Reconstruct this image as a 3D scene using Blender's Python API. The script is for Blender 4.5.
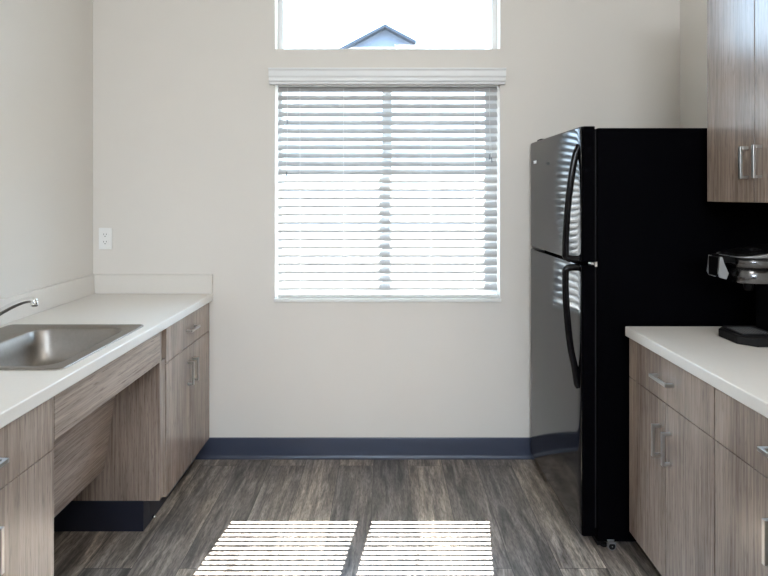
import bpy, bmesh, math, random
from mathutils import Vector, Matrix
random.seed(4)
for o in list(bpy.data.objects):
    bpy.data.objects.remove(o, do_unlink=True)
SC = bpy.context.scene
COL = SC.collection
PI = math.pi
R = math.radians

# ------------------------------------------------------------------ camera
F = 540.0                                   # focal length in pixels of a 768x576 frame
CAMZ = 1.394
cd = bpy.data.cameras.new('camera')
cam = bpy.data.objects.new('camera', cd)
COL.objects.link(cam)
cam.location = (0, 0, CAMZ)
cam.rotation_euler = (R(90), 0, 0)
cd.sensor_fit = 'HORIZONTAL'
cd.sensor_width = 36
cd.lens = 36 * F / 768
cd.shift_x = -1 / 768
cd.shift_y = -92 / 768
cd.clip_start = 0.05
cd.clip_end = 300
SC.camera = cam

# ------------------------------------------------------------------ light
SC.view_settings.view_transform = 'Standard'
SC.view_settings.look = 'None'
SC.view_settings.gamma = 1
SC.view_settings.use_curve_mapping = False
SC.view_settings.exposure = 0.0
w = bpy.data.worlds.new('sky')
SC.world = w
w.use_nodes = True
bg = w.node_tree.nodes['Background']
_t = w.node_tree
_tc = _t.nodes.new('ShaderNodeTexCoord'); _sx = _t.nodes.new('ShaderNodeSeparateXYZ')
_t.links.new(_tc.outputs['Generated'], _sx.inputs[0])
_rp = _t.nodes.new('ShaderNodeValToRGB'); _t.links.new(_sx.outputs['Z'], _rp.inputs[0])
_rp.color_ramp.elements[0].position = 0.0; _rp.color_ramp.elements[0].color = (0.24, 0.265, 0.28, 1)
_rp.color_ramp.elements[1].position = 0.45; _rp.color_ramp.elements[1].color = (0.50, 0.72, 1.0, 1)
_e = _rp.color_ramp.elements.new(0.12); _e.color = (0.26, 0.31, 0.36, 1)
_t.links.new(_rp.outputs[0], bg.inputs[0])
bg.inputs[1].default_value = 20.0

sd = bpy.data.lights.new('sun', 'SUN')
sd.energy = 68
sd.angle = R(0.15)
sd.color = (1.0, 0.97, 0.93)
sun = bpy.data.objects.new('sun', sd)
COL.objects.link(sun)
sun.rotation_euler = Vector((-0.145, -1.0, -1.56)).to_track_quat('-Z', 'Y').to_euler()

def area(name, loc, d, sx, sy, e, c):
    l = bpy.data.lights.new(name, 'AREA')
    l.shape = 'RECTANGLE'; l.size = sx; l.size_y = sy; l.energy = e; l.color = c
    o = bpy.data.objects.new(name, l); COL.objects.link(o)
    o.location = loc; o.rotation_euler = Vector(d).to_track_quat('-Z', 'Y').to_euler()
    return o
# added fill lights: one high at the rear wall, one at the ceiling
area('rear_fill_light', (0.1, -3.06, 2.45), (0, 1, -0.12), 2.0, 0.7, 66, (0.93, 0.975, 1.03))
area('ceiling_fill_light', (0.5, 0.1, 2.93), (0, 0, -1), 0.8, 0.8, 22, (1.0, 0.97, 0.93))

# ------------------------------------------------------------------ materials
def srgb(r, g, b):
    f = lambda v: (v / 255 / 12.92) if v / 255 <= 0.04045 else ((v / 255 + 0.055) / 1.055) ** 2.4
    return (f(r), f(g), f(b), 1)

def mat(name, col, rough=0.5, metal=0.0, spec=0.5, noise=0.0, nscale=20, stretch=(1, 1, 1), bump=0.0, coat=0.0, ior=1.5):
    m = bpy.data.materials.new(name); m.use_nodes = True
    nt = m.node_tree; b = nt.nodes['Principled BSDF']
    b.inputs['Base Color'].default_value = col
    b.inputs['Roughness'].default_value = rough
    b.inputs['Metallic'].default_value = metal
    b.inputs['Specular IOR Level'].default_value = spec
    b.inputs['IOR'].default_value = ior
    b.inputs['Coat Weight'].default_value = coat
    tc = nt.nodes.new('ShaderNodeTexCoord'); mp = nt.nodes.new('ShaderNodeMapping')
    mp.inputs['Scale'].default_value = stretch
    nz = nt.nodes.new('ShaderNodeTexNoise'); nz.inputs['Scale'].default_value = nscale
    nz.inputs['Detail'].default_value = 4
    nt.links.new(tc.outputs['Object'], mp.inputs[0]); nt.links.new(mp.outputs[0], nz.inputs['Vector'])
    mx = nt.nodes.new('ShaderNodeMix'); mx.data_type = 'RGBA'
    mx.inputs[6].default_value = tuple(c * (1 - noise) for c in col[:3]) + (1,)
    mx.inputs[7].default_value = tuple(min(1, c * (1 + noise)) for c in col[:3]) + (1,)
    nt.links.new(nz.outputs['Fac'], mx.inputs[0]); nt.links.new(mx.outputs[2], b.inputs['Base Color'])
    if bump:
        bp = nt.nodes.new('ShaderNodeBump'); bp.inputs['Strength'].default_value = bump
        bp.inputs['Distance'].default_value = 0.002
        nt.links.new(nz.outputs['Fac'], bp.inputs['Height']); nt.links.new(bp.outputs[0], b.inputs['Normal'])
    return m

def wood(name, grain='Z', base=srgb(150, 134, 122), dark=srgb(96, 79, 69), light=srgb(182, 164, 151), rough=0.24):
    """grey oak laminate: fine streaks along the grain, broad darker bands, short pores"""
    m = bpy.data.materials.new(name); m.use_nodes = True
    nt = m.node_tree; L = nt.links; b = nt.nodes['Principled BSDF']
    b.inputs['Roughness'].default_value = rough
    b.inputs['Specular IOR Level'].default_value = 1.0
    tc = nt.nodes.new('ShaderNodeTexCoord')
    def nz(sc, s_along, s_across, detail=5, dist=0.0):
        mp = nt.nodes.new('ShaderNodeMapping')
        v = {'Z': (s_across, s_across, s_along), 'Y': (s_across, s_along, s_across), 'X': (s_along, s_across, s_across)}[grain]
        mp.inputs['Scale'].default_value = v
        n = nt.nodes.new('ShaderNodeTexNoise'); n.inputs['Scale'].default_value = sc
        n.inputs['Detail'].default_value = detail; n.inputs['Distortion'].default_value = dist
        L.new(tc.outputs['Object'], mp.inputs[0]); L.new(mp.outputs[0], n.inputs['Vector'])
        return n
    broad = nz(3.0, 0.35, 3.2, 3, 0.6)
    fine = nz(9.0, 0.5, 16, 6, 0.2)
    pore = nz(14, 1.2, 22, 2)
    r1 = nt.nodes.new('ShaderNodeValToRGB'); L.new(broad.outputs['Fac'], r1.inputs[0])
    r1.color_ramp.elements[0].position = 0.33; r1.color_ramp.elements[0].color = dark
    r1.color_ramp.elements[1].position = 0.66; r1.color_ramp.elements[1].color = light
    e = r1.color_ramp.elements.new(0.5); e.color = base
    r2 = nt.nodes.new('ShaderNodeValToRGB'); L.new(fine.outputs['Fac'], r2.inputs[0])
    r2.color_ramp.elements[0].position = 0.35; r2.color_ramp.elements[0].color = dark
    r2.color_ramp.elements[1].position = 0.65; r2.color_ramp.elements[1].color = light
    mx = nt.nodes.new('ShaderNodeMix'); mx.data_type = 'RGBA'; mx.inputs[0].default_value = 0.5
    L.new(r1.outputs[0], mx.inputs[6]); L.new(r2.outputs[0], mx.inputs[7])
    mm = nt.nodes.new('ShaderNodeMix'); mm.data_type = 'RGBA'; mm.inputs[0].default_value = 0.3
    mm.inputs[7].default_value = base
    L.new(mx.outputs[2], mm.inputs[6])
    r3 = nt.nodes.new('ShaderNodeValToRGB'); L.new(pore.outputs['Fac'], r3.inputs[0])
    r3.color_ramp.elements[0].position = 0.30; r3.color_ramp.elements[0].color = (0.62, 0.6, 0.58, 1)
    r3.color_ramp.elements[1].position = 0.42; r3.color_ramp.elements[1].color = (1, 1, 1, 1)
    mu = nt.nodes.new('ShaderNodeMix'); mu.data_type = 'RGBA'; mu.blend_type = 'MULTIPLY'; mu.inputs[0].default_value = 1
    L.new(mm.outputs[2], mu.inputs[6]); L.new(r3.outputs[0], mu.inputs[7])
    L.new(mu.outputs[2], b.inputs['Base Color'])
    bp = nt.nodes.new('ShaderNodeBump'); bp.inputs['Strength'].default_value = 0.12; bp.inputs['Distance'].default_value = 0.001
    L.new(fine.outputs['Fac'], bp.inputs['Height']); L.new(bp.outputs[0], b.inputs['Normal'])
    return m

def floor_mat():
    m = bpy.data.materials.new('vinyl_planks'); m.use_nodes = True
    nt = m.node_tree; L = nt.links; b = nt.nodes['Principled BSDF']
    b.inputs['Roughness'].default_value = 0.30
    b.inputs['Specular IOR Level'].default_value = 0.7
    tc = nt.nodes.new('ShaderNodeTexCoord')
    mp = nt.nodes.new('ShaderNodeMapping'); mp.inputs['Rotation'].default_value = (0, 0, R(90))
    mp.inputs['Location'].default_value = (0.35, 0.059, 0)
    L.new(tc.outputs['Object'], mp.inputs[0])
    br = nt.nodes.new('ShaderNodeTexBrick')
    br.offset = 0.37; br.offset_frequency = 2; br.squash = 1
    br.inputs['Color1'].default_value = (0, 0, 0, 1); br.inputs['Color2'].default_value = (1, 1, 1, 1)
    br.inputs['Mortar'].default_value = (0.5, 0.5, 0.5, 1)
    br.inputs['Scale'].default_value = 1; br.inputs['Mortar Size'].default_value = 0.0012
    br.inputs['Mortar Smooth'].default_value = 0.2; br.inputs['Bias'].default_value = 0
    br.inputs['Brick Width'].default_value = 1.22; br.inputs['Row Height'].default_value = 0.178
    L.new(mp.outputs[0], br.inputs['Vector'])
    # per plank shift of the grain
    sep = nt.nodes.new('ShaderNodeSeparateColor'); L.new(br.outputs['Color'], sep.inputs[0])
    sc = nt.nodes.new('ShaderNodeMath'); sc.operation = 'MULTIPLY'; sc.inputs[1].default_value = 37
    L.new(sep.outputs[0], sc.inputs[0])
    cb = nt.nodes.new('ShaderNodeCombineXYZ'); L.new(sc.outputs[0], cb.inputs[1]); L.new(sc.outputs[0], cb.inputs[2])
    ad = nt.nodes.new('ShaderNodeVectorMath'); ad.operation = 'ADD'
    L.new(tc.outputs['Object'], ad.inputs[0]); L.new(cb.outputs[0], ad.inputs[1])
    def nz(s, scale, detail=6, dist=0.0):
        q = nt.nodes.new('ShaderNodeMapping'); q.inputs['Scale'].default_value = s
        n = nt.nodes.new('ShaderNodeTexNoise'); n.inputs['Scale'].default_value = scale
        n.inputs['Detail'].default_value = detail; n.inputs['Distortion'].default_value = dist
        L.new(ad.outputs[0], q.inputs[0]); L.new(q.outputs[0], n.inputs['Vector']); return n
    n1 = nz((12, 1.3, 1), 3.0, 8, 0.9)
    n2 = nz((70, 11.0, 1), 3.0, 6, 0.6)
    n3 = nz((5, 0.8, 1), 2.0, 3, 0.8)
    r1 = nt.nodes.new('ShaderNodeValToRGB'); L.new(n1.outputs['Fac'], r1.inputs[0])
    r1.color_ramp.elements[0].position = 0.3; r1.color_ramp.elements[0].color = srgb(92, 86, 81)
    r1.color_ramp.elements[1].position = 0.7; r1.color_ramp.elements[1].color = srgb(198, 186, 176)
    e = r1.color_ramp.elements.new(0.5); e.color = srgb(148, 139, 131)
    r2 = nt.nodes.new('ShaderNodeValToRGB'); L.new(n2.outputs['Fac'], r2.inputs[0])
    r2.color_ramp.elements[0].position = 0.34; r2.color_ramp.elements[0].color = (0.50, 0.49, 0.48, 1)
    r2.color_ramp.elements[1].position = 0.58; r2.color_ramp.elements[1].color = (1.05, 1.05, 1.05, 1)
    m1 = nt.nodes.new('ShaderNodeMix'); m1.data_type = 'RGBA'; m1.blend_type = 'MULTIPLY'; m1.inputs[0].default_value = 1
    L.new(r1.outputs[0], m1.inputs[6]); L.new(r2.outputs[0], m1.inputs[7])
    r3 = nt.nodes.new('ShaderNodeValToRGB'); L.new(n3.outputs['Fac'], r3.inputs[0])
    r3.color_ramp.elements[0].position = 0.35; r3.color_ramp.elements[0].color = (0.72, 0.72, 0.74, 1)
    r3.color_ramp.elements[1].position = 0.65; r3.color_ramp.elements[1].color = (1.12, 1.09, 1.04, 1)
    m2 = nt.nodes.new('ShaderNodeMix'); m2.data_type = 'RGBA'; m2.blend_type = 'MULTIPLY'; m2.inputs[0].default_value = 1
    L.new(m1.outputs[2], m2.inputs[6]); L.new(r3.outputs[0], m2.inputs[7])
    r4 = nt.nodes.new('ShaderNodeValToRGB'); L.new(sep.outputs[0], r4.inputs[0])
    r4.color_ramp.elements[0].position = 0.0; r4.color_ramp.elements[0].color = (0.66, 0.67, 0.70, 1)
    r4.color_ramp.elements[1].position = 1.0; r4.color_ramp.elements[1].color = (1.30, 1.27, 1.22, 1)
    m3 = nt.nodes.new('ShaderNodeMix'); m3.data_type = 'RGBA'; m3.blend_type = 'MULTIPLY'; m3.inputs[0].default_value = 1
    L.new(m2.outputs[2], m3.inputs[6]); L.new(r4.outputs[0], m3.inputs[7])
    m4 = nt.nodes.new('ShaderNodeMix'); m4.data_type = 'RGBA'
    L.new(br.outputs['Fac'], m4.inputs[0]); L.new(m3.outputs[2], m4.inputs[6]); m4.inputs[7].default_value = srgb(58, 54, 51)
    L.new(m4.outputs[2], b.inputs['Base Color'])
    bp = nt.nodes.new('ShaderNodeBump'); bp.inputs['Strength'].default_value = 0.25; bp.inputs['Distance'].default_value = 0.0015
    L.new(n2.outputs['Fac'], bp.inputs['Height']); L.new(bp.outputs[0], b.inputs['Normal'])
    return m

def slat_mat():
    m = bpy.data.materials.new('white_slat_vinyl'); m.use_nodes = True
    nt = m.node_tree; b = nt.nodes['Principled BSDF']; out = nt.nodes['Material Output']
    b.inputs['Base Color'].default_value = (0.485, 0.48, 0.475, 1); b.inputs['Roughness'].default_value = 0.5
    tr = nt.nodes.new('ShaderNodeBsdfTranslucent'); tr.inputs[0].default_value = (0.85, 0.86, 0.88, 1)
    mx = nt.nodes.new('ShaderNodeMixShader'); mx.inputs[0].default_value = 0.04
    nt.links.new(b.outputs[0], mx.inputs[1]); nt.links.new(tr.outputs[0], mx.inputs[2]); nt.links.new(mx.outputs[0], out.inputs[0])
    return m

def glass_mat():
    m = bpy.data.materials.new('window_glass'); m.use_nodes = True
    nt = m.node_tree; out = nt.nodes['Material Output']; nt.nodes.remove(nt.nodes['Principled BSDF'])
    t = nt.nodes.new('ShaderNodeBsdfTransparent'); t.inputs[0].default_value = (0.96, 0.975, 0.97, 1)
    g = nt.nodes.new('ShaderNodeBsdfGlossy'); g.inputs['Roughness'].default_value = 0.0
    mx = nt.nodes.new('ShaderNodeMixShader'); mx.inputs[0].default_value = 0.04
    nt.links.new(t.outputs[0], mx.inputs[1]); nt.links.new(g.outputs[0], mx.inputs[2])
    nt.links.new(mx.outputs[0], out.inputs[0])
    return m

M = dict(
    wall=mat('wall_paint', srgb(227, 222, 215), 0.6, noise=0.012, nscale=6, bump=0.0, spec=0.3),
    rear=mat('rear_wall_paint', srgb(80, 75, 70), 0.7, noise=0.012, nscale=6),  # unseen wall, kept dark to cut bounce light
    ceil=mat('ceiling_paint', srgb(232, 229, 222), 0.8, noise=0.01),
    navy=mat('navy_vinyl_base', srgb(60, 66, 84), 0.35, noise=0.06, nscale=5),
    black_base=mat('black_vinyl_base', srgb(30, 34, 48), 0.35, noise=0.06, nscale=5),
    counter=mat('white_laminate_top', srgb(224, 219, 212), 0.32, noise=0.02, nscale=90, spec=0.5),
    oakV=wood('grey_oak_upright', 'Z'), oakH=wood('grey_oak_lengthwise', 'Y'),
    oakVR=wood('grey_oak_upright_b', 'Z'),
    dark=mat('cabinet_inside', srgb(70, 60, 55), 0.6, noise=0.1),
    steel=mat('brushed_stainless', (0.30, 0.275, 0.25, 1), 0.40, 1.0, noise=0.10, nscale=40, stretch=(2, 2, 2)),
    nickel=mat('brushed_nickel', (0.50, 0.49, 0.475, 1), 0.28, 1.0, noise=0.04, nscale=60),
    chrome=mat('chrome', (0.85, 0.86, 0.87, 1), 0.08, 1.0, noise=0.01),
    white=mat('white_plastic', srgb(240, 240, 238), 0.4, noise=0.01),
    vinyl=mat('white_window_vinyl', srgb(235, 236, 236), 0.35, noise=0.01),
    gloss=mat('black_gloss_enamel', (0.004, 0.004, 0.005, 1), 0.10, noise=0.05, spec=0.5),
    blk=mat('black_textured_steel', (0.0016, 0.0016, 0.0024, 1), 0.5, noise=0.2, nscale=300, spec=0.01),
    plas=mat('black_plastic', (0.003, 0.003, 0.0035, 1), 0.3, noise=0.1, spec=0.12),
    mattblk=mat('matt_black_plastic', (0.008, 0.008, 0.009, 1), 0.6, noise=0.1, spec=0.2),
    grey=mat('grey_plastic', srgb(150, 152, 155), 0.3, 0.6, noise=0.04),
    darkmetal=mat('dark_brushed_metal', (0.16, 0.16, 0.165, 1), 0.22, 1.0, noise=0.05),
    handle_black=mat('black_handle_plastic', (0.003, 0.003, 0.004, 1), 0.14, noise=0.05, spec=0.22),
    slot=mat('socket_slot_dark', srgb(50, 48, 46), 0.6, noise=0.05),
    slat=slat_mat(), glass=glass_mat(), floor=floor_mat(),
    conc=mat('pale_concrete', srgb(112, 110, 106), 0.9, noise=0.06, nscale=2),
    siding=mat('pale_siding', srgb(94, 103, 117), 0.8, noise=0.03, nscale=3, stretch=(0.2, 0.2, 8)),
    glare_siding=mat('glare_siding', srgb(225, 226, 226), 0.8, noise=0.02, nscale=3, stretch=(0.2, 0.2, 8)),
    roof=mat('grey_shingles', srgb(52, 58, 68), 0.9, noise=0.15, nscale=12),
    stucco=mat('stucco', srgb(214, 208, 198), 0.9, noise=0.04, nscale=30),
    cord=mat('white_cord', srgb(238, 238, 236), 0.7, noise=0.01),
    tassel=mat('grey_tassel_plastic', srgb(150, 154, 156), 0.35, noise=0.02),
)

# ------------------------------------------------------------------ helpers
def link(name, bm, m, parent=None, bevel=0.0, segs=2, smooth=False, loc=None):
    me = bpy.data.meshes.new(name)
    bmesh.ops.recalc_face_normals(bm, faces=bm.faces[:])
    bm.to_mesh(me); bm.free()
    if smooth:
        for p in me.polygons: p.use_smooth = True
    me.materials.append(M[m] if isinstance(m, str) else m)
    o = bpy.data.objects.new(name, me); COL.objects.link(o)
    if parent:
        o.parent = parent
        # geometry is given in world coordinates: bring it into the parent's frame
        me.transform(Matrix.Translation(-world_loc(parent)))
    if bevel:
        b = o.modifiers.new('bevel', 'BEVEL'); b.width = bevel; b.segments = segs
        b.limit_method = 'ANGLE'; b.angle_limit = R(35)
    return o

def world_loc(o):
    v = Vector(o.location)
    while o.parent:
        o = o.parent; v = v + Vector(o.location)
    return v

def box(bm, x0, x1, y0, y1, z0, z1):
    vs = [bm.verts.new((x, y, z)) for x in (x0, x1) for y in (y0, y1) for z in (z0, z1)]
    for f in ((0, 1, 3, 2), (4, 6, 7, 5), (0, 4, 5, 1), (2, 3, 7, 6), (0, 2, 6, 4), (1, 5, 7, 3)):
        bm.faces.new([vs[i] for i in f])

def BX(*a):
    bm = bmesh.new()
    if isinstance(a[0], (tuple, list)):
        for q in a: box(bm, *q)
    else: box(bm, *a)
    return bm

def loft(bm, loops, cap0=True, cap1=True, closed=True):
    rows = [[bm.verts.new(p) for p in l] for l in loops]
    n = len(rows[0])
    for a, b in zip(rows, rows[1:]):
        for i in range(n if closed else n - 1):
            j = (i + 1) % n
            bm.faces.new((a[i], a[j], b[j], b[i]))
    if cap0: bm.faces.new(rows[0][::-1])
    if cap1: bm.faces.new(rows[-1])
    return rows

def rrect(cx, cy, hx, hy, r, z, n=8):
    r = min(r, hx - 1e-4, hy - 1e-4); pts = []
    for (sx, sy, a0) in ((1, 1, 0), (-1, 1, 90), (-1, -1, 180), (1, -1, 270)):
        for k in range(n + 1):
            a = R(a0 + 90 * k / n)
            pts.append((cx + sx * (hx - r) + r * math.cos(a), cy + sy * (hy - r) + r * math.sin(a), z))
    return pts

def prism(bm, pts, axis, a, b):
    """extrude a 2D outline along an axis"""
    def mk(p, t):
        u, v = p
        return {'x': (t, u, v), 'y': (u, t, v), 'z': (u, v, t)}[axis]
    loft(bm, [[mk(p, a) for p in pts], [mk(p, b) for p in pts]])

def lathe(bm, prof, c, axis='z', n=24):
    """prof: list of (radius, height)"""
    loops = []
    for r, h in prof:
        l = []
        for k in range(n):
            a = 2 * PI * k / n; u, v = r * math.cos(a), r * math.sin(a)
            l.append({'z': (c[0] + u, c[1] + v, c[2] + h), 'x': (c[0] + h, c[1] + u, c[2] + v), 'y': (c[0] + u, c[1] + h, c[2] + v)}[axis])
        loops.append(l)
    loft(bm, loops)

def tube(bm, pts, rad, n=12, sx=1.0, up=None):
    """sweep a round (or flattened) section along points; rad may be a list"""
    P = [Vector(p) for p in pts]; rs = rad if isinstance(rad, (list, tuple)) else [rad] * len(P)
    loops = []; ref = Vector(up) if up else Vector((0, 1, 0))
    for i, p in enumerate(P):
        t = (P[min(i + 1, len(P) - 1)] - P[max(i - 1, 0)]).normalized()
        s = ref - t * ref.dot(t)
        if s.length < 1e-4: s = Vector((1, 0, 0)) - t * t.x
        s.normalize(); q = t.cross(s)
        loops.append([tuple(p + s * (rs[i] * sx * math.cos(2 * PI * k / n)) + q * (rs[i] * math.sin(2 * PI * k / n))) for k in range(n)])
    loft(bm, loops)

def cr(pts, n=6):
    """smooth curve through points"""
    P = [Vector(p) for p in pts]; P = [2 * P[0] - P[1]] + P + [2 * P[-1] - P[-2]]; out = []
    for i in range(1, len(P) - 2):
        for k in range(n):
            t = k / n; a, b, c, d = P[i - 1:i + 3]
            out.append(0.5 * ((2 * b) + (c - a) * t + (2 * a - 5 * b + 4 * c - d) * t * t + (3 * b - a - 3 * c + d) * t ** 3))
    out.append(P[-2]); return [tuple(v) for v in out]

def tag(o, label, cat, group=None):
    o['label'] = label; o['category'] = cat
    if group: o['group'] = group
    return o

def thing(name, label, cat, loc, group=None):
    o = bpy.data.objects.new(name, None); COL.objects.link(o); o.location = loc
    o.empty_display_size = 0.1
    return tag(o, label, cat, group)

def struct(name, bm, m, parent=None, **k):
    o = link(name, bm, m, parent, **k)
    if not parent: o['kind'] = 'structure'
    return o

def holed(bm, xs, zs, holes, y0, y1):
    """wall slab in the XZ plane from y0 to y1, cells in holes left open"""
    nx, nz = len(xs) - 1, len(zs) - 1
    V = {}
    def v(i, j, k):
        if (i, j, k) not in V: V[i, j, k] = bm.verts.new((xs[i], (y0, y1)[k], zs[j]))
        return V[i, j, k]
    solid = lambda i, j: 0 <= i < nx and 0 <= j < nz and (i, j) not in holes
    for i in range(nx):
        for j in range(nz):
            if not solid(i, j): continue
            for k in (0, 1): bm.faces.new((v(i, j, k), v(i + 1, j, k), v(i + 1, j + 1, k), v(i, j + 1, k)))
            if not solid(i - 1, j): bm.faces.new((v(i, j, 0), v(i, j + 1, 0), v(i, j + 1, 1), v(i, j, 1)))
            if not solid(i + 1, j): bm.faces.new((v(i + 1, j, 0), v(i + 1, j + 1, 0), v(i + 1, j + 1, 1), v(i + 1, j, 1)))
            if not solid(i, j - 1): bm.faces.new((v(i, j, 0), v(i + 1, j, 0), v(i + 1, j, 1), v(i, j, 1)))
            if not solid(i, j + 1): bm.faces.new((v(i, j + 1, 0), v(i + 1, j + 1, 0), v(i + 1, j + 1, 1), v(i, j + 1, 1)))

# ------------------------------------------------------------------ room shell
XL, XR, YB, YR, ZC = -1.553, 1.569, 2.872, -3.10, 3.0
T = 0.16
WX0, WX1 = -0.585, 0.612                     # window opening
WZ0, WZ1, UZ0, UZ1 = 0.846, 2.02, 2.176, 2.80

struct('floor', BX(XL - T, XR + T, YR - T, YB + T, -0.1, 0.0), 'floor')
struct('ceiling', BX(XL - T, XR + T, YR - T, YB + T, ZC, ZC + 0.1), 'ceil')
bm = bmesh.new()
holed(bm, [XL - T, WX0, WX1, XR + T], [0, WZ0, WZ1, UZ0, UZ1, ZC], {(1, 1), (1, 3)}, YB, YB + T)
struct('wall_back', bm, 'wall')
struct('wall_left', BX(XL - T, XL, YR, YB, 0, ZC), 'wall')
struct('wall_right', BX(XR, XR + T, YR, YB, 0, ZC), 'wall')
bm = bmesh.new()
holed(bm, [XL - T, -0.95, 1.15, XR + T], [0, 2.06, 2.84, ZC], {(1, 1)}, YR - T, YR)
struct('wall_rear', bm, 'rear')
w3 = struct('added_rear_window', BX((-0.95, 1.15, YR - 0.12, YR - 0.06, 2.06, 2.095), (-0.95, 1.15, YR - 0.12, YR - 0.06, 2.805, 2.84),
            (-0.95, -0.915, YR - 0.12, YR - 0.06, 2.095, 2.805), (1.115, 1.15, YR - 0.12, YR - 0.06, 2.095, 2.805)), 'vinyl')  # unseen window, added to go with the rear fill light
link('window_pane', BX(-0.915, 1.115, YR - 0.093, YR - 0.087, 2.095, 2.805), 'glass', w3)

# coved vinyl base on the back wall
bm = bmesh.new()
prism(bm, [(YB, 0.0), (YB - 0.016, 0.0), (YB - 0.010, 0.006), (YB - 0.006, 0.016), (YB - 0.0045, 0.106), (YB - 0.003, 0.110), (YB, 0.110)], 'x', -1.0035, XR)
struct('baseboard_back', bm, 'navy')

# lower window: frame with a centre mullion
def frame(name, x0, x1, z0, z1, mull, parent=None):
    y0, y1 = YB + 0.085, YB + 0.145
    a, b, c = (0.022, 0.064, 0.045) if mull is not None else (0.028, 0.028, 0.024)
    q = [(x0, x1, y0, y1, z0, z0 + c), (x0, x1, y0, y1, z1 - 0.045, z1),
         (x0, x0 + a, y0, y1, z0 + c, z1 - 0.045), (x1 - b, x1, y0, y1, z0 + c, z1 - 0.045)]
    if mull is not None: q.append((mull - 0.026, mull + 0.026, y0, y1, z0 + c, z1 - 0.045))
    o = struct(name, BX(*q), 'vinyl')
    if mull is None:
        link('window_pane', BX(x0 + a, x1 - b, YB + 0.112, YB + 0.118, z0 + c, z1 - 0.045), 'glass', o)
    else:
        link('window_pane', BX(x0 + a, mull - 0.026, YB + 0.112, YB + 0.118, z0 + 0.045, z1 - 0.045), 'glass', o)
        link('window_pane', BX(mull + 0.026, x1 - b, YB + 0.112, YB + 0.118, z0 + 0.045, z1 - 0.045), 'glass', o)
    return o
frame('window_1', WX0, WX1, WZ0, WZ1, 0.011)
frame('window_2', WX0, WX1, UZ0, UZ1, None)
struct('trim_1', BX(WX0 - 0.004, WX1 + 0.004, YB - 0.012, YB + 0.084, WZ0 - 0.014, WZ0 + 0.004), 'white', bevel=0.003)

# ------------------------------------------------------------------ outside
struct('exterior_ground', BX(-30, 30, YB + T + 0.01, 60, -0.25, -0.15), 'conc')
struct('exterior_eave', BX(-3.5, 3.5, YB + T, YB + 1.025, 3.06, 3.22), 'stucco')
EAVE = 1.10

HY = 25.0
def hx(px): return (px - 385) / F * HY
def hz(py): return CAMZ - (py - 196) / F * HY
h = thing('exterior_house', 'pale grey gabled house seen through the upper window', 'house', (0, HY, -0.15))
pk, ez = hz(27.0), hz(26.5) - 5.2 * 0.53
bm = bmesh.new()
prism(bm, [(-4.6, 5.2), (4.6, 5.2), (4.6, pk - 4.6 * 0.53 - 0.12), (0, pk - 0.12), (-4.6, pk - 4.6 * 0.53 - 0.12)], 'y', HY, HY + 9)
link('gable', bm, 'siding', h)
zl = hz(47.2)
link('wall', BX(-4.62, 4.62, HY - 0.02, HY + 9.02, -0.15, zl), 'glare_siding', h)  # white stands in for outdoor glare between the slats
for s in (-1, 1):
    bm = bmesh.new()
    xe = 5.1 if s < 0 else 1.42
    prism(bm, [(0, pk - 0.119), (0, pk + 0.0), (s * xe, pk + 0.0 - xe * 0.53), (s * xe, pk - 0.119 - xe * 0.53)], 'y', HY - 0.45, HY + 9.4)
    link('roof', bm, 'roof', h)
bm = bmesh.new(); prism(bm, [(1.42, pk - 0.119 - 1.42 * .53), (1.42, pk - 0.10 - 1.42 * .53), (5.1, pk - 0.10 - 5.1 * .53), (5.1, pk - 0.119 - 5.1 * .53)], 'y', HY, HY + 9.4)
link('roof', bm, 'siding', h)

# ------------------------------------------------------------------ blinds
BY = YB + 0.030
bl = thing('window_blind', 'white horizontal slat blind covering the lower window under a moulded valance', 'blind', (0.0125, BY, WZ0))
bx0, bx1 = WX0 + 0.012, WX1 - 0.010
N = 25
PITCH = 0.0441
TH = R(46)
slat_me = None
for k in range(N):
    zc = 1.951 - PITCH * k + 0.014
    # crowned section, inner edge low, outer edge high
    pts = []
    for side in (1, -1):
        for q in range(7):
            t = -1 + 2 * q / 6
            if side < 0: t = -t
            u = 0.021 * t; crown = 0.0032 * (1 - t * t) + side * 0.0011
            pts.append((BY + u * math.cos(TH) - crown * math.sin(TH), zc + u * math.sin(TH) + crown * math.cos(TH)))
    bm = bmesh.new(); prism(bm, pts, 'x', bx0, bx1)
    link('slat', bm, 'slat', bl)
# valance with a stepped crown profile
bm = bmesh.new()
prism(bm, [(YB - 0.002, 1.984), (YB - 0.024, 1.984), (YB - 0.026, 1.996), (YB - 0.034, 2.000), (YB - 0.034, 2.018), (YB - 0.040, 2.024),
           (YB - 0.040, 2.052), (YB - 0.046, 2.058), (YB - 0.046, 2.066), (YB - 0.002, 2.066)], 'x', -0.612, 0.636)
link('valance', bm, 'vinyl', bl, bevel=0.002)
link('headrail', BX(bx0, bx1, BY - 0.026, BY + 0.026, 1.978, 2.012), 'white', bl)
link('bottom_rail', BX(bx0, bx1, BY - 0.024, BY + 0.024, 0.852, 0.870), 'white', bl, bevel=0.004)
for px in (300.6, 344, 430.6, 474):
    x = (px - 385) / F * BY
    bm = bmesh.new()
    tube(bm, [(x, BY - 0.021, 0.87), (x, BY - 0.021, 1.98)], 0.0011, 6)
    tube(bm, [(x, BY + 0.021, 0.87), (x, BY + 0.021, 1.98)], 0.0011, 6)
    for k in range(N):
        z = 1.951 - PITCH * k + 0.014
        tube(bm, [(x, BY - 0.020, z - 0.016), (x, BY + 0.020, z + 0.011)], 0.0009, 5)
    link('ladder_cord', bm, 'cord', bl)
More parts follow.
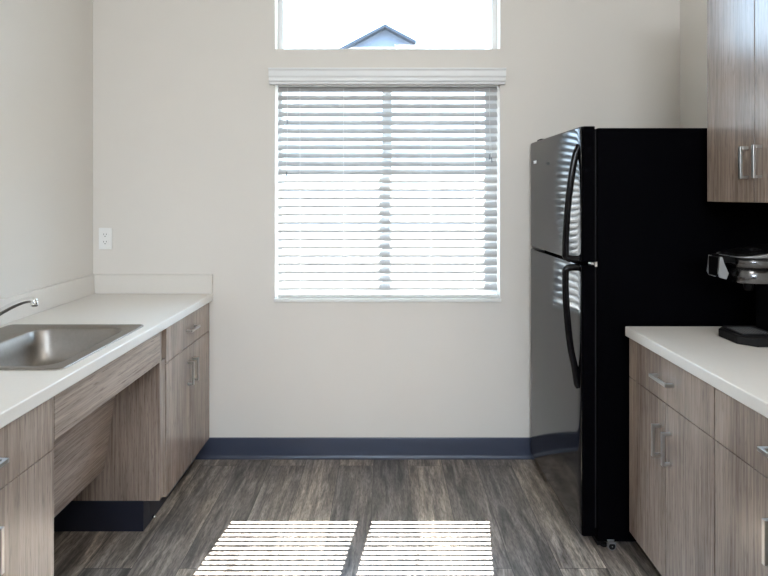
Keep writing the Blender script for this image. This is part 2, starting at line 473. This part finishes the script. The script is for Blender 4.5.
def cordset(px, zt, spread, name='pull_cord'):
    x = (px - 385) / F * (YB - 0.01)
    for i, zz in enumerate(zt):
        xx = x + spread * i
        bm = bmesh.new(); tube(bm, cr([(x, BY - 0.027, 1.975), (x + .001, BY - 0.030, (1.975 + zz) / 2), (xx, BY - 0.031, zz + 0.012)], 4), 0.0008, 6)
        c = link(name, bm, 'cord', bl)
        bm = bmesh.new(); lathe(bm, [(0.002, 0.013), (0.0035, 0.010), (0.0035, 0.006), (0.003, 0.0), (0.0055, -0.012), (0.0055, -0.014), (0.001, -0.016)], (xx, BY - 0.031, zz), n=12)
        link('tassel', bm, 'tassel', c, smooth=True)
cordset(490, (1.604, 1.588), 0.010)
cordset(287, (1.790, 1.512), -0.004)

# ------------------------------------------------------------------ outlet
ox, oz = -1.485, 1.168
ol = thing('wall_outlet', 'white duplex electrical outlet on the back wall above the sink counter', 'outlet', (ox, YB, oz))
link('cover_plate', BX(ox - 0.035, ox + 0.035, YB - 0.006, YB - 0.0003, oz - 0.057, oz + 0.057), 'white', ol, bevel=0.002)
for s in (1, -1):
    zc = oz + s * 0.0195
    rc = bmesh.new(); lp = []
    for y in (YB - 0.0075, YB - 0.0055):
        lp.append([(p[0], y, p[1]) for p in [(q[0], q[1]) for q in rrect(ox, zc, 0.0165, 0.0145, 0.008, 0)]])
    loft(rc, lp); r_ = link('socket', rc, 'white', ol)
    bm = BX((ox - 0.0080, ox - 0.0058, YB - 0.0080, YB - 0.0072, zc - 0.001, zc + 0.0075), (ox + 0.0058, ox + 0.0080, YB - 0.0080, YB - 0.0072, zc, zc + 0.007))
    lathe(bm, [(0.0026, 0), (0.0026, 0.0008)], (ox, YB - 0.0080, zc - 0.0075), 'y', 12)
    link('slot', bm, 'slot', r_)

# ------------------------------------------------------------------ cabinets
def pull(parent, side, xface, yc, zc, vertical, L=0.110, label=None):
    """square bar pull standing off a face that looks along -side"""
    s = side                        # +1: face looks to +x (left run); -1: looks to -x (right run)
    a, b = xface + s * 0.0005, xface + s * 0.030
    t = 0.0055
    def bb(x0, x1, y0, y1, z0, z1): return (min(x0, x1), max(x0, x1), y0, y1, z0, z1)
    h2 = L / 2
    if vertical:
        q = [bb(b - s * 0.009, b, yc - t, yc + t, zc - h2, zc + h2),
             bb(a, b - s * 0.009, yc - t, yc + t, zc - h2, zc - h2 + 0.010), bb(a, b - s * 0.009, yc - t, yc + t, zc + h2 - 0.010, zc + h2)]
    else:
        q = [bb(b - s * 0.009, b, yc - h2, yc + h2, zc - t, zc + t),
             bb(a, b - s * 0.009, yc - h2, yc - h2 + 0.010, zc - t, zc + t), bb(a, b - s * 0.009, yc + h2 - 0.010, yc + h2, zc - t, zc + t)]
    return link('handle', BX(*q), 'nickel', parent, bevel=0.001)

def base_cabinet(label, side, xw, xf, y0, y1, ztop, zbot, zsplit, ksx, wood_m, group, open_end=None):
    """side +1 against the left wall, -1 against the right wall. xf = front of the doors"""
    s = side
    c = thing('base_cabinet', label, 'cabinet', (xw, (y0 + y1) / 2, 0), group)
    xb = xf - s * 0.020
    lo, hi = min(xw, xb), max(xw, xb)
    link('carcass', BX(lo, hi, y0, y1, zbot, ztop), wood_m, c)
    k0 = xf - s * ksx
    link('toe_kick', BX(min(xw, k0), max(xw, k0), y0 + 0.001, y1 - 0.001, 0.0, zbot), 'black_base', c)
    d0, d1 = min(xf, xf - s * 0.019), max(xf, xf - s * 0.019)
    g = 0.0017
    dr = link('drawer', BX(d0, d1, y0 + g, y1 - g, zsplit + g, ztop - 0.004), wood_m, c, bevel=0.0008)
    ym = (y0 + y1) / 2
    pull(dr, s, xf, ym, (zsplit + ztop) / 2, False)
    for a, b, hy in ((y0, ym, ym - 0.033), (ym, y1, ym + 0.033)):
        d = link('door', BX(d0, d1, a + g, b - g, zbot + 0.002, zsplit - g), wood_m, c, bevel=0.0008)
        pull(d, s, xf, hy, 0.556, True)
    return c

LT, LB = 0.877, 0.839            # left counter top / underside
FXL = -0.932
G1 = 'grey oak base cabinets under the sink counter'
G2 = 'grey oak base cabinets along the right wall'
c1 = base_cabinet('grey oak base cabinet in the far left corner against the window wall', 1, XL + 0.001, FXL, 2.300, 2.868, LB, 0.108, 0.681, 0.072, 'oakV', G1)
# finished end panel and filler strip beside the knee space
link('end_panel', BX(XL + 0.001, FXL - 0.003, 2.240, 2.259, 0.130, LB), 'oakV', c1)
link('end_panel', BX(XL + 0.001, FXL - 0.004, 2.2595, 2.2985, 0.130, 0.703), 'oakV', c1)
link('filler_strip', BX(FXL - 0.045, FXL - 0.022, 2.2595, 2.2985, 0.703, LB), 'oakV', c1)
link('toe_kick', BX(XL + 0.001, FXL - 0.072, 2.244, 2.2995, 0.0, 0.128), 'black_base', c1)
bm = bmesh.new(); lathe(bm, [(0.004, 0), (0.008, 0.003), (0.008, 0.010), (0.004, 0.014)], (FXL - 0.071, 2.33, 0.010), 'x', 16)
link('stud', bm, 'chrome', c1, smooth=True)
c2 = base_cabinet('grey oak base cabinet nearest the camera under the sink counter', 1, XL + 0.001, FXL, 0.962, 1.522, LB, 0.108, 0.682, 0.072, 'oakV', G1)

ap = thing('knee_space_screen', 'grey oak apron with slanted knee panel below the front of the sink', 'panel', (-0.95, 1.88, 0.70))
link('apron', BX(FXL - 0.020, FXL, 1.5235, 2.2385, 0.705, LB - 0.001), 'oakH', ap, bevel=0.0008)
bm = bmesh.new()
prism(bm, [(-1.092, 0.735), (-1.164, 0.262), (-1.182, 0.265), (-1.110, 0.738)], 'y', 1.5235, 2.2385)
link('knee_panel', bm, 'oakH', ap)

# left counter with sink cut-out
SX0, SX1, SY0, SY1 = -1.497, -0.957, 1.600, 2.159      # sink rim
def slab_hole(bm, o, hrect, z0, z1):
    xs = [o[0], hrect[0], hrect[1], o[1]]; ys = [o[2], hrect[2], hrect[3], o[3]]
    V = {}
    def v(i, j, k):
        if (i, j, k) not in V: V[i, j, k] = bm.verts.new((xs[i], ys[j], (z0, z1)[k]))
        return V[i, j, k]
    sol = lambda i, j: 0 <= i < 3 and 0 <= j < 3 and (i, j) != (1, 1)
    for i in range(3):
        for j in range(3):
            if not sol(i, j): continue
            for k in (0, 1): bm.faces.new((v(i, j, k), v(i + 1, j, k), v(i + 1, j + 1, k), v(i, j + 1, k)))
            for (a, b, p, q) in ((i - 1, j, (i, j), (i, j + 1)), (i + 1, j, (i + 1, j), (i + 1, j + 1)), (i, j - 1, (i, j), (i + 1, j)), (i, j + 1, (i, j + 1), (i + 1, j + 1))):
                if not sol(a, b): bm.faces.new((v(*p, 0), v(*q, 0), v(*q, 1), v(*p, 1)))
ct = thing('countertop', 'white laminate countertop holding the stainless sink on the left', 'countertop', (-1.2, 1.7, LB))
bm = bmesh.new()
slab_hole(bm, (XL + 0.001, -0.9135, 0.95, YB - 0.001), (SX0 + 0.012, SX1 - 0.012, SY0 + 0.012, SY1 - 0.012), LB + 0.0005, LT)
link('slab', bm, 'counter', ct, bevel=0.004, segs=3)
link('backsplash', BX(XL + 0.001, XL + 0.020, 0.95, YB - 0.0215, LT + 0.0003, LT + 0.102), 'counter', ct, bevel=0.002)
link('backsplash', BX(XL + 0.001, -0.9135, YB - 0.021, YB - 0.001, LT + 0.0003, LT + 0.102), 'counter', ct, bevel=0.002)

# sink
sk = thing('sink', 'rectangular stainless steel drop-in sink set in the left white countertop', 'sink', ((SX0 + SX1) / 2, (SY0 + SY1) / 2, LT))
cx, cy = (SX0 + SX1) / 2, (SY0 + SY1) / 2; hx_, hy_ = (SX1 - SX0) / 2, (SY1 - SY0) / 2
bcx, bcy, bhx, bhy = (-1.352 - 1.004) / 2, (1.636 + 2.104) / 2, (1.352 - 1.004) / 2, (2.104 - 1.636) / 2
bm = bmesh.new()
z = LT
loops = [rrect(cx, cy, hx_, hy_, 0.022, z + 0.0005), rrect(cx, cy, hx_ - 0.001, hy_ - 0.001, 0.022, z + 0.004),
         rrect(cx, cy, hx_ - 0.005, hy_ - 0.005, 0.020, z + 0.0055), rrect(cx, cy, hx_ - 0.013, hy_ - 0.013, 0.018, z + 0.0035),
         rrect(bcx, bcy, bhx + 0.004, bhy + 0.004, 0.060, z + 0.0030), rrect(bcx, bcy, bhx, bhy, 0.058, z + 0.001),
         rrect(bcx, bcy, bhx - 0.004, bhy - 0.004, 0.056, z - 0.006), rrect(bcx, bcy, bhx - 0.010, bhy - 0.010, 0.056, z - 0.060),
         rrect(bcx, bcy, bhx - 0.020, bhy - 0.020, 0.060, z - 0.105), rrect(bcx, bcy, bhx - 0.034, bhy - 0.034, 0.060, z - 0.128),
         rrect(bcx, bcy, bhx - 0.058, bhy - 0.058, 0.055, z - 0.136), rrect(bcx, bcy, 0.040, 0.040, 0.039, z - 0.140)]
rows = loft(bm, loops, cap0=False, cap1=True)
o = link('basin', bm, 'steel', sk, smooth=True)
sm = o.modifiers.new('solid', 'SOLIDIFY'); sm.thickness = 0.0008; sm.offset = -1
bm = bmesh.new(); lathe(bm, [(0.038, 0.0005), (0.040, 0.002), (0.034, 0.003), (0.030, 0.0015), (0.008, 0.0015), (0.006, 0.006), (0.001, 0.007)], (bcx, bcy, z - 0.140), n=28)
link('drain', bm, 'chrome', sk, smooth=True)

# faucet
fx, fy = -1.432, 1.87
ft = thing('faucet', 'chrome kitchen faucet with a low arched spout reaching over the sink', 'faucet', (fx, fy, LT + 0.004))
bm = bmesh.new(); loft(bm, [rrect(fx, fy, 0.026, 0.105, 0.025, LT + 0.0045), rrect(fx, fy, 0.026, 0.105, 0.025, LT + 0.010), rrect(fx, fy, 0.021, 0.100, 0.020, LT + 0.015)])
link('deck_plate', bm, 'chrome', ft, smooth=True)
bm = bmesh.new(); lathe(bm, [(0.022, 0.015), (0.021, 0.040), (0.019, 0.070), (0.016, 0.082), (0.006, 0.086)], (fx, fy, LT))
link('body', bm, 'chrome', ft, smooth=True)
SP = [(fx + 0.004, fy, LT + 0.050), (fx + 0.045, fy, LT + 0.083), (-1.333, fy, 0.992), (-1.290, fy, 1.015), (-1.250, fy, 1.031), (-1.222, fy, 1.035), (-1.209, fy, 1.029)]
bm = bmesh.new(); p_ = cr(SP, 5); tube(bm, p_, [0.0125 - 0.0025 * i / len(p_) for i in range(len(p_))], 14)
link('spout', bm, 'chrome', ft, smooth=True)
bm = bmesh.new(); lathe(bm, [(0.011, 0.0), (0.0118, -0.002), (0.0118, -0.017), (0.010, -0.019), (0.004, -0.019)], (-1.214, fy, 1.031), n=20)
link('aerator', bm, 'chrome', ft, smooth=True)
bm = bmesh.new(); tube(bm, cr([(fx, fy, LT + 0.085), (fx - 0.004, fy, LT + 0.105), (fx + 0.02, fy, LT + 0.122), (fx + 0.055, fy - 0.01, LT + 0.134)], 4), [0.013] * 5 + [0.007] * 4 + [0.006] * 4, 12)
link('lever', bm, 'chrome', ft, smooth=True)

# right run
RT, RB = 0.888, 0.850
FXR = 0.945
base_cabinet('grey oak base cabinet standing next to the black refrigerator', -1, XR - 0.001, FXR, 1.550, 2.091, RB, 0.095, 0.6955, 0.072, 'oakVR', G2)
base_cabinet('grey oak base cabinet second from the refrigerator, drawer handle cut by the right frame edge', -1, XR - 0.001, FXR, 1.000, 1.548, RB, 0.095, 0.6955, 0.072, 'oakVR', G2)
ct2 = thing('countertop', 'white laminate countertop on the right carrying the coffee maker', 'countertop', (1.25, 1.5, RB))
link('slab', BX(0.933, XR - 0.001, 0.985, 2.100, RB + 0.0005, RT), 'counter', ct2, bevel=0.004, segs=3)
link('backsplash', BX(XR - 0.020, XR - 0.001, 0.985, 2.100, RT + 0.0003, RT + 0.102), 'counter', ct2, bevel=0.002)

# wall cabinets
UXF = 1.240
def wall_cabinet(label, y0, y1):
    z0, z1 = 1.372, 2.29
    c = thing('wall_cabinet', label, 'cabinet', (XR, (y0 + y1) / 2, z0))
    link('carcass', BX(UXF + 0.020, XR - 0.001, y0, y1, z0, z1), 'oakVR', c)
    ym = (y0 + y1) / 2; g = 0.0017
    for a, b, hy in ((y0, ym, ym - 0.033), (ym, y1, ym + 0.033)):
        d = link('door', BX(UXF, UXF + 0.019, a + g, b - g, z0 + 0.001, z1 - 0.001), 'oakVR', c, bevel=0.0008)
        pull(d, -1, UXF, hy, 1.508, True)
    return c
wall_cabinet('grey oak wall cabinet with two doors hung above the coffee maker, beside the refrigerator', 1.545, 2.080)

# ------------------------------------------------------------------ refrigerator
fr = thing('refrigerator', 'tall glossy black top-freezer refrigerator between the window wall and the right counter', 'refrigerator', (1.2, 2.5, 0))
FY0, FY1 = 2.140, 2.855
link('cabinet_body', BX(0.842, 1.552, FY0, FY1, 0.022, 1.664), 'blk', fr, bevel=0.006, segs=3)
fyc, fhy = (FY0 + FY1) / 2, (FY1 - FY0) / 2 - 0.001
def door_outline():
    pts = []
    n = 120
    for k in range(n + 1):
        t = -1 + 2 * k / n
        a = abs(t)
        xx = 0.769 + 0.002 * t * t - 0.006 * t + 0.010 * a ** 40
        pts.append((xx, fyc + t * fhy))
    pts += [(0.832, fyc + fhy), (0.832, fyc - fhy)]
    return pts
def fdoor(name, z0, z1):
    bm = bmesh.new(); P = door_outline()
    def ins(P, d): 
        return [(x + (d if x < 0.83 else 0), y + (d if y < fyc - fhy + d * 2 else (-d if y > fyc + fhy - d * 2 else 0))) for x, y in P]
    L_ = []
    for dd, z in ((0.007, z0), (0.002, z0 + 0.002), (0, z0 + 0.007), (0, z1 - 0.007), (0.002, z1 - 0.002), (0.007, z1)):
        L_.append([(x, y, z) for x, y in ins(P, dd)])
    loft(bm, L_)
    o = link(name, bm, 'gloss', fr)
    o.data.materials.append(M['blk'])
    for p in o.data.polygons:
        p.use_smooth = abs(p.normal.z) < 0.3 and p.normal.x < -0.05
        if abs(p.normal.y) > 0.45: p.material_index = 1; p.use_smooth = False
    return o
fz = fdoor('freezer_door', 1.131, 1.672)
fd = fdoor('fridge_door', 0.042, 1.119)
link('door_gasket', BX((0.8322, 0.8415, FY0 + 0.012, FY1 - 0.012, 1.137, 1.655), (0.8322, 0.8415, FY0 + 0.012, FY1 - 0.012, 0.070, 1.112)), 'mattblk', fr)
# bowed handles near the camera-side edge of each door
hyy = FY0 + 0.030
def handle(parent, pts):
    bm = bmesh.new(); p = cr(pts, 6)
    tube(bm, p, 0.0140, 14, sx=0.72, up=(0, 1, 0))
    return link('handle', bm, 'handle_black', parent, smooth=True)
xs = 0.778
handle(fz, [(xs + 0.004, hyy, 1.598), (xs - 0.012, hyy, 1.560), (xs - 0.026, hyy, 1.490), (xs - 0.042, hyy, 1.370), (xs - 0.051, hyy, 1.250), (xs - 0.053, hyy, 1.172), (xs - 0.050, hyy, 1.150), (xs - 0.030, hyy, 1.141), (xs + 0.006, hyy, 1.141)])
handle(fd, [(xs + 0.006, hyy, 1.107), (xs - 0.030, hyy, 1.107), (xs - 0.050, hyy, 1.100), (xs - 0.053, hyy, 1.080), (xs - 0.052, hyy, 0.990), (xs - 0.044, hyy, 0.880), (xs - 0.032, hyy, 0.780), (xs - 0.017, hyy, 0.710), (xs - 0.007, hyy, 0.645), (xs + 0.002, hyy, 0.628)])
# hinges, badge, grille, feet
link('hinge_bracket', BX((0.820, 0.8415, FY0 + 0.006, FY0 + 0.036, 1.1215, 1.1285), (0.8325, 0.8415, FY0 + 0.001, FY0 + 0.008, 1.113, 1.133)), 'nickel', fr)
link('hinge_cover', BX(0.800, 0.900, FY1 - 0.070, FY1 - 0.01, 1.6645, 1.690), 'plas', fr, bevel=0.006)
bm = bmesh.new()
by, bz = 2.665, 1.560
for yy in (0.0, 0.014, 0.028):
    prism(bm, [(by - yy, bz + 0.007), (by - yy - 0.006, bz - 0.008), (by - yy - 0.012, bz + 0.007), (by - yy - 0.009, bz + 0.007), (by - yy - 0.006, bz - 0.001), (by - yy - 0.003, bz + 0.007)], 'x', 0.7325, 0.7375)
link('badge', bm, 'white', fz)
link('kick_grille', BX(0.845, 0.860, FY0 + 0.01, FY1 - 0.01, 0.004, 0.0215), 'mattblk', fr)
for yy in (FY0 - 0.011, FY1 + 0.004):
    bm = bmesh.new(); lathe(bm, [(0.006, -0.007), (0.013, -0.007), (0.013, 0.007), (0.006, 0.007)], (0.893, yy, 0.0165), 'y', 24)
    ro = link('roller', bm, 'mattblk', fr)
    bm = bmesh.new(); lathe(bm, [(0.0130, -0.0068), (0.0160, -0.0068), (0.0162, 0.0068), (0.0130, 0.0068)], (0.893, yy, 0.0165), 'y', 24)
    lathe(bm, [(0.002, -0.009), (0.002, 0.009)], (0.893, yy, 0.0165), 'y', 10)
    link('roller_rim', bm, 'grey', ro)
    link('roller_bracket', BX((0.880, 0.907, yy - 0.010, yy - 0.0075, 0.028, 0.0335), (0.880, 0.907, yy + 0.0075, yy + 0.010, 0.028, 0.0335)), 'grey', ro)
for yy in (FY0 + 0.016, FY1 - 0.016):
    bm = bmesh.new(); lathe(bm, [(0.013, 0.0), (0.013, 0.008), (0.005, 0.009), (0.005, 0.0215)], (0.872 if yy < 2.5 else 0.854, yy, 0.0), n=16)
    link('leveling_foot', bm, 'chrome' if yy > 2.5 else 'mattblk', fr, smooth=False)

# ------------------------------------------------------------------ coffee maker
cf = thing('coffee_maker', 'black single-cup coffee maker with silver lid handle on the right counter', 'coffee maker', (1.34, 1.89, RT))
CX0, CX1, CY0, CY1 = 1.200, 1.525, 1.800, 1.990
yc = (CY0 + CY1) / 2
# base with drip tray
bm = bmesh.new()
bp_ = [(CX0, yc + 0.05), (CX0, yc - 0.05), (CX0 + 0.045, CY0), (CX1, CY0), (CX1, CY1), (CX0 + 0.045, CY1)]
loft(bm, [[(x, y, RT + 0.0005) for x, y in bp_], [(x, y, RT + 0.030) for x, y in bp_]])
link('base', bm, 'mattblk', cf, bevel=0.005, segs=3)
bm = bmesh.new(); loft(bm, [rrect(1.272, yc, 0.056, 0.062, 0.02, RT + 0.0305), rrect(1.272, yc, 0.056, 0.062, 0.02, RT + 0.034)])
dt = link('drip_tray', bm, 'mattblk', cf)
bm = bmesh.new()
for i in range(9):
    for j in range(9):
        x_, y_ = 1.230 + 0.0105 * i, yc - 0.042 + 0.0105 * j
        lathe(bm, [(0.0022, 0.0), (0.0014, 0.0014)], (x_, y_, RT + 0.0342), n=6)
link('grille', bm, 'grey', dt)
# rear column / tank
bm = bmesh.new(); loft(bm, [rrect(1.435, yc, 0.088, 0.088, 0.03, RT + 0.031), rrect(1.435, yc, 0.088, 0.088, 0.03, RT + 0.270)])
link('column', bm, 'plas', cf, smooth=False)
bm = bmesh.new(); loft(bm, [rrect(1.435, yc, 0.089, 0.09, 0.03, RT + 0.271), rrect(1.435, yc, 0.089, 0.09, 0.03, RT + 0.300), rrect(1.440, yc, 0.080, 0.08, 0.03, RT + 0.308)])
link('tank_lid', bm, 'plas', cf)
# brew head: barrel with a wider collar
def sides_smooth(o):
    for p in o.data.polygons: p.use_smooth = abs(p.normal.z) < 0.5
bm = bmesh.new(); loft(bm, [rrect(1.276, yc, 0.058, 0.070, 0.050, RT + 0.206), rrect(1.276, yc, 0.061, 0.073, 0.053, RT + 0.209), rrect(1.276, yc, 0.061, 0.073, 0.053, RT + 0.262)])
sides_smooth(link('brew_head', bm, 'darkmetal', cf))
bm = bmesh.new(); loft(bm, [rrect(1.283, yc, 0.073, 0.080, 0.055, RT + 0.2622), rrect(1.283, yc, 0.073, 0.080, 0.055, RT + 0.296)])
sides_smooth(link('head_collar', bm, 'darkmetal', cf))
bm = bmesh.new(); lathe(bm, [(0.012, 0.0), (0.016, 0.012), (0.016, 0.030)], (1.275, yc, RT + 0.175), n=16)
link('nozzle', bm, 'plas', cf)
# wedge shaped silver lid band with a black top
A = rrect(1.310, yc, 0.118, 0.084, 0.05, RT + 0.2965)
bm = bmesh.new(); loft(bm, [A, [(x, y, RT + 0.299 + max(0, (x - 1.20)) * 0.14) for x, y, _ in A]])
sides_smooth(link('lid', bm, 'grey', cf))
B = rrect(1.310, yc, 0.112, 0.078, 0.045, 0)
bm = bmesh.new(); loft(bm, [[(x, y, RT + 0.2995 + max(0, (x - 1.20)) * 0.14) for x, y, _ in B], [(1.31 + (x - 1.31) * 0.94, yc + (y - yc) * 0.9, RT + 0.306 + max(0, (x - 1.20)) * 0.14) for x, y, _ in B]])
link('lid_top', bm, 'plas', cf)
bm = bmesh.new(); loft(bm, [rrect(1.285, yc, 0.022, 0.030, 0.01, RT + 0.316), rrect(1.285, yc, 0.018, 0.026, 0.01, RT + 0.325)])
link('button', bm, 'plas', cf)
# front lift handle: silver cheeks, black grip bar and arms back to the lid
ch = [(1.158, RT + 0.296), (1.152, RT + 0.238), (1.158, RT + 0.224), (1.180, RT + 0.218), (1.188, RT + 0.238), (1.172, RT + 0.274), (1.166, RT + 0.295)]
for ya, yb in ((1.866, 1.872), (1.928, 1.934)):
    bm = bmesh.new(); prism(bm, ch, 'y', ya, yb)
    hd = link('lift_handle', bm, 'grey', cf)
    link('arm', BX(1.168, 1.215, ya + 0.0005, yb - 0.0005, RT + 0.275, RT + 0.300), 'plas', hd, bevel=0.001)
link('grip', BX(1.154, 1.164, 1.8725, 1.9275, RT + 0.226, RT + 0.294), 'plas', hd, bevel=0.003)

# ------------------------------------------------------------------ unseen ceiling fixture, added to house the ceiling fill light
cl = thing('added_ceiling_light', 'unseen square ceiling light added above the kitchen aisle for fill', 'ceiling light', (0.5, 0.1, ZC))
link('housing', BX(0.08, 0.92, -0.32, 0.52, 2.945, ZC - 0.001), 'white', cl, bevel=0.006)
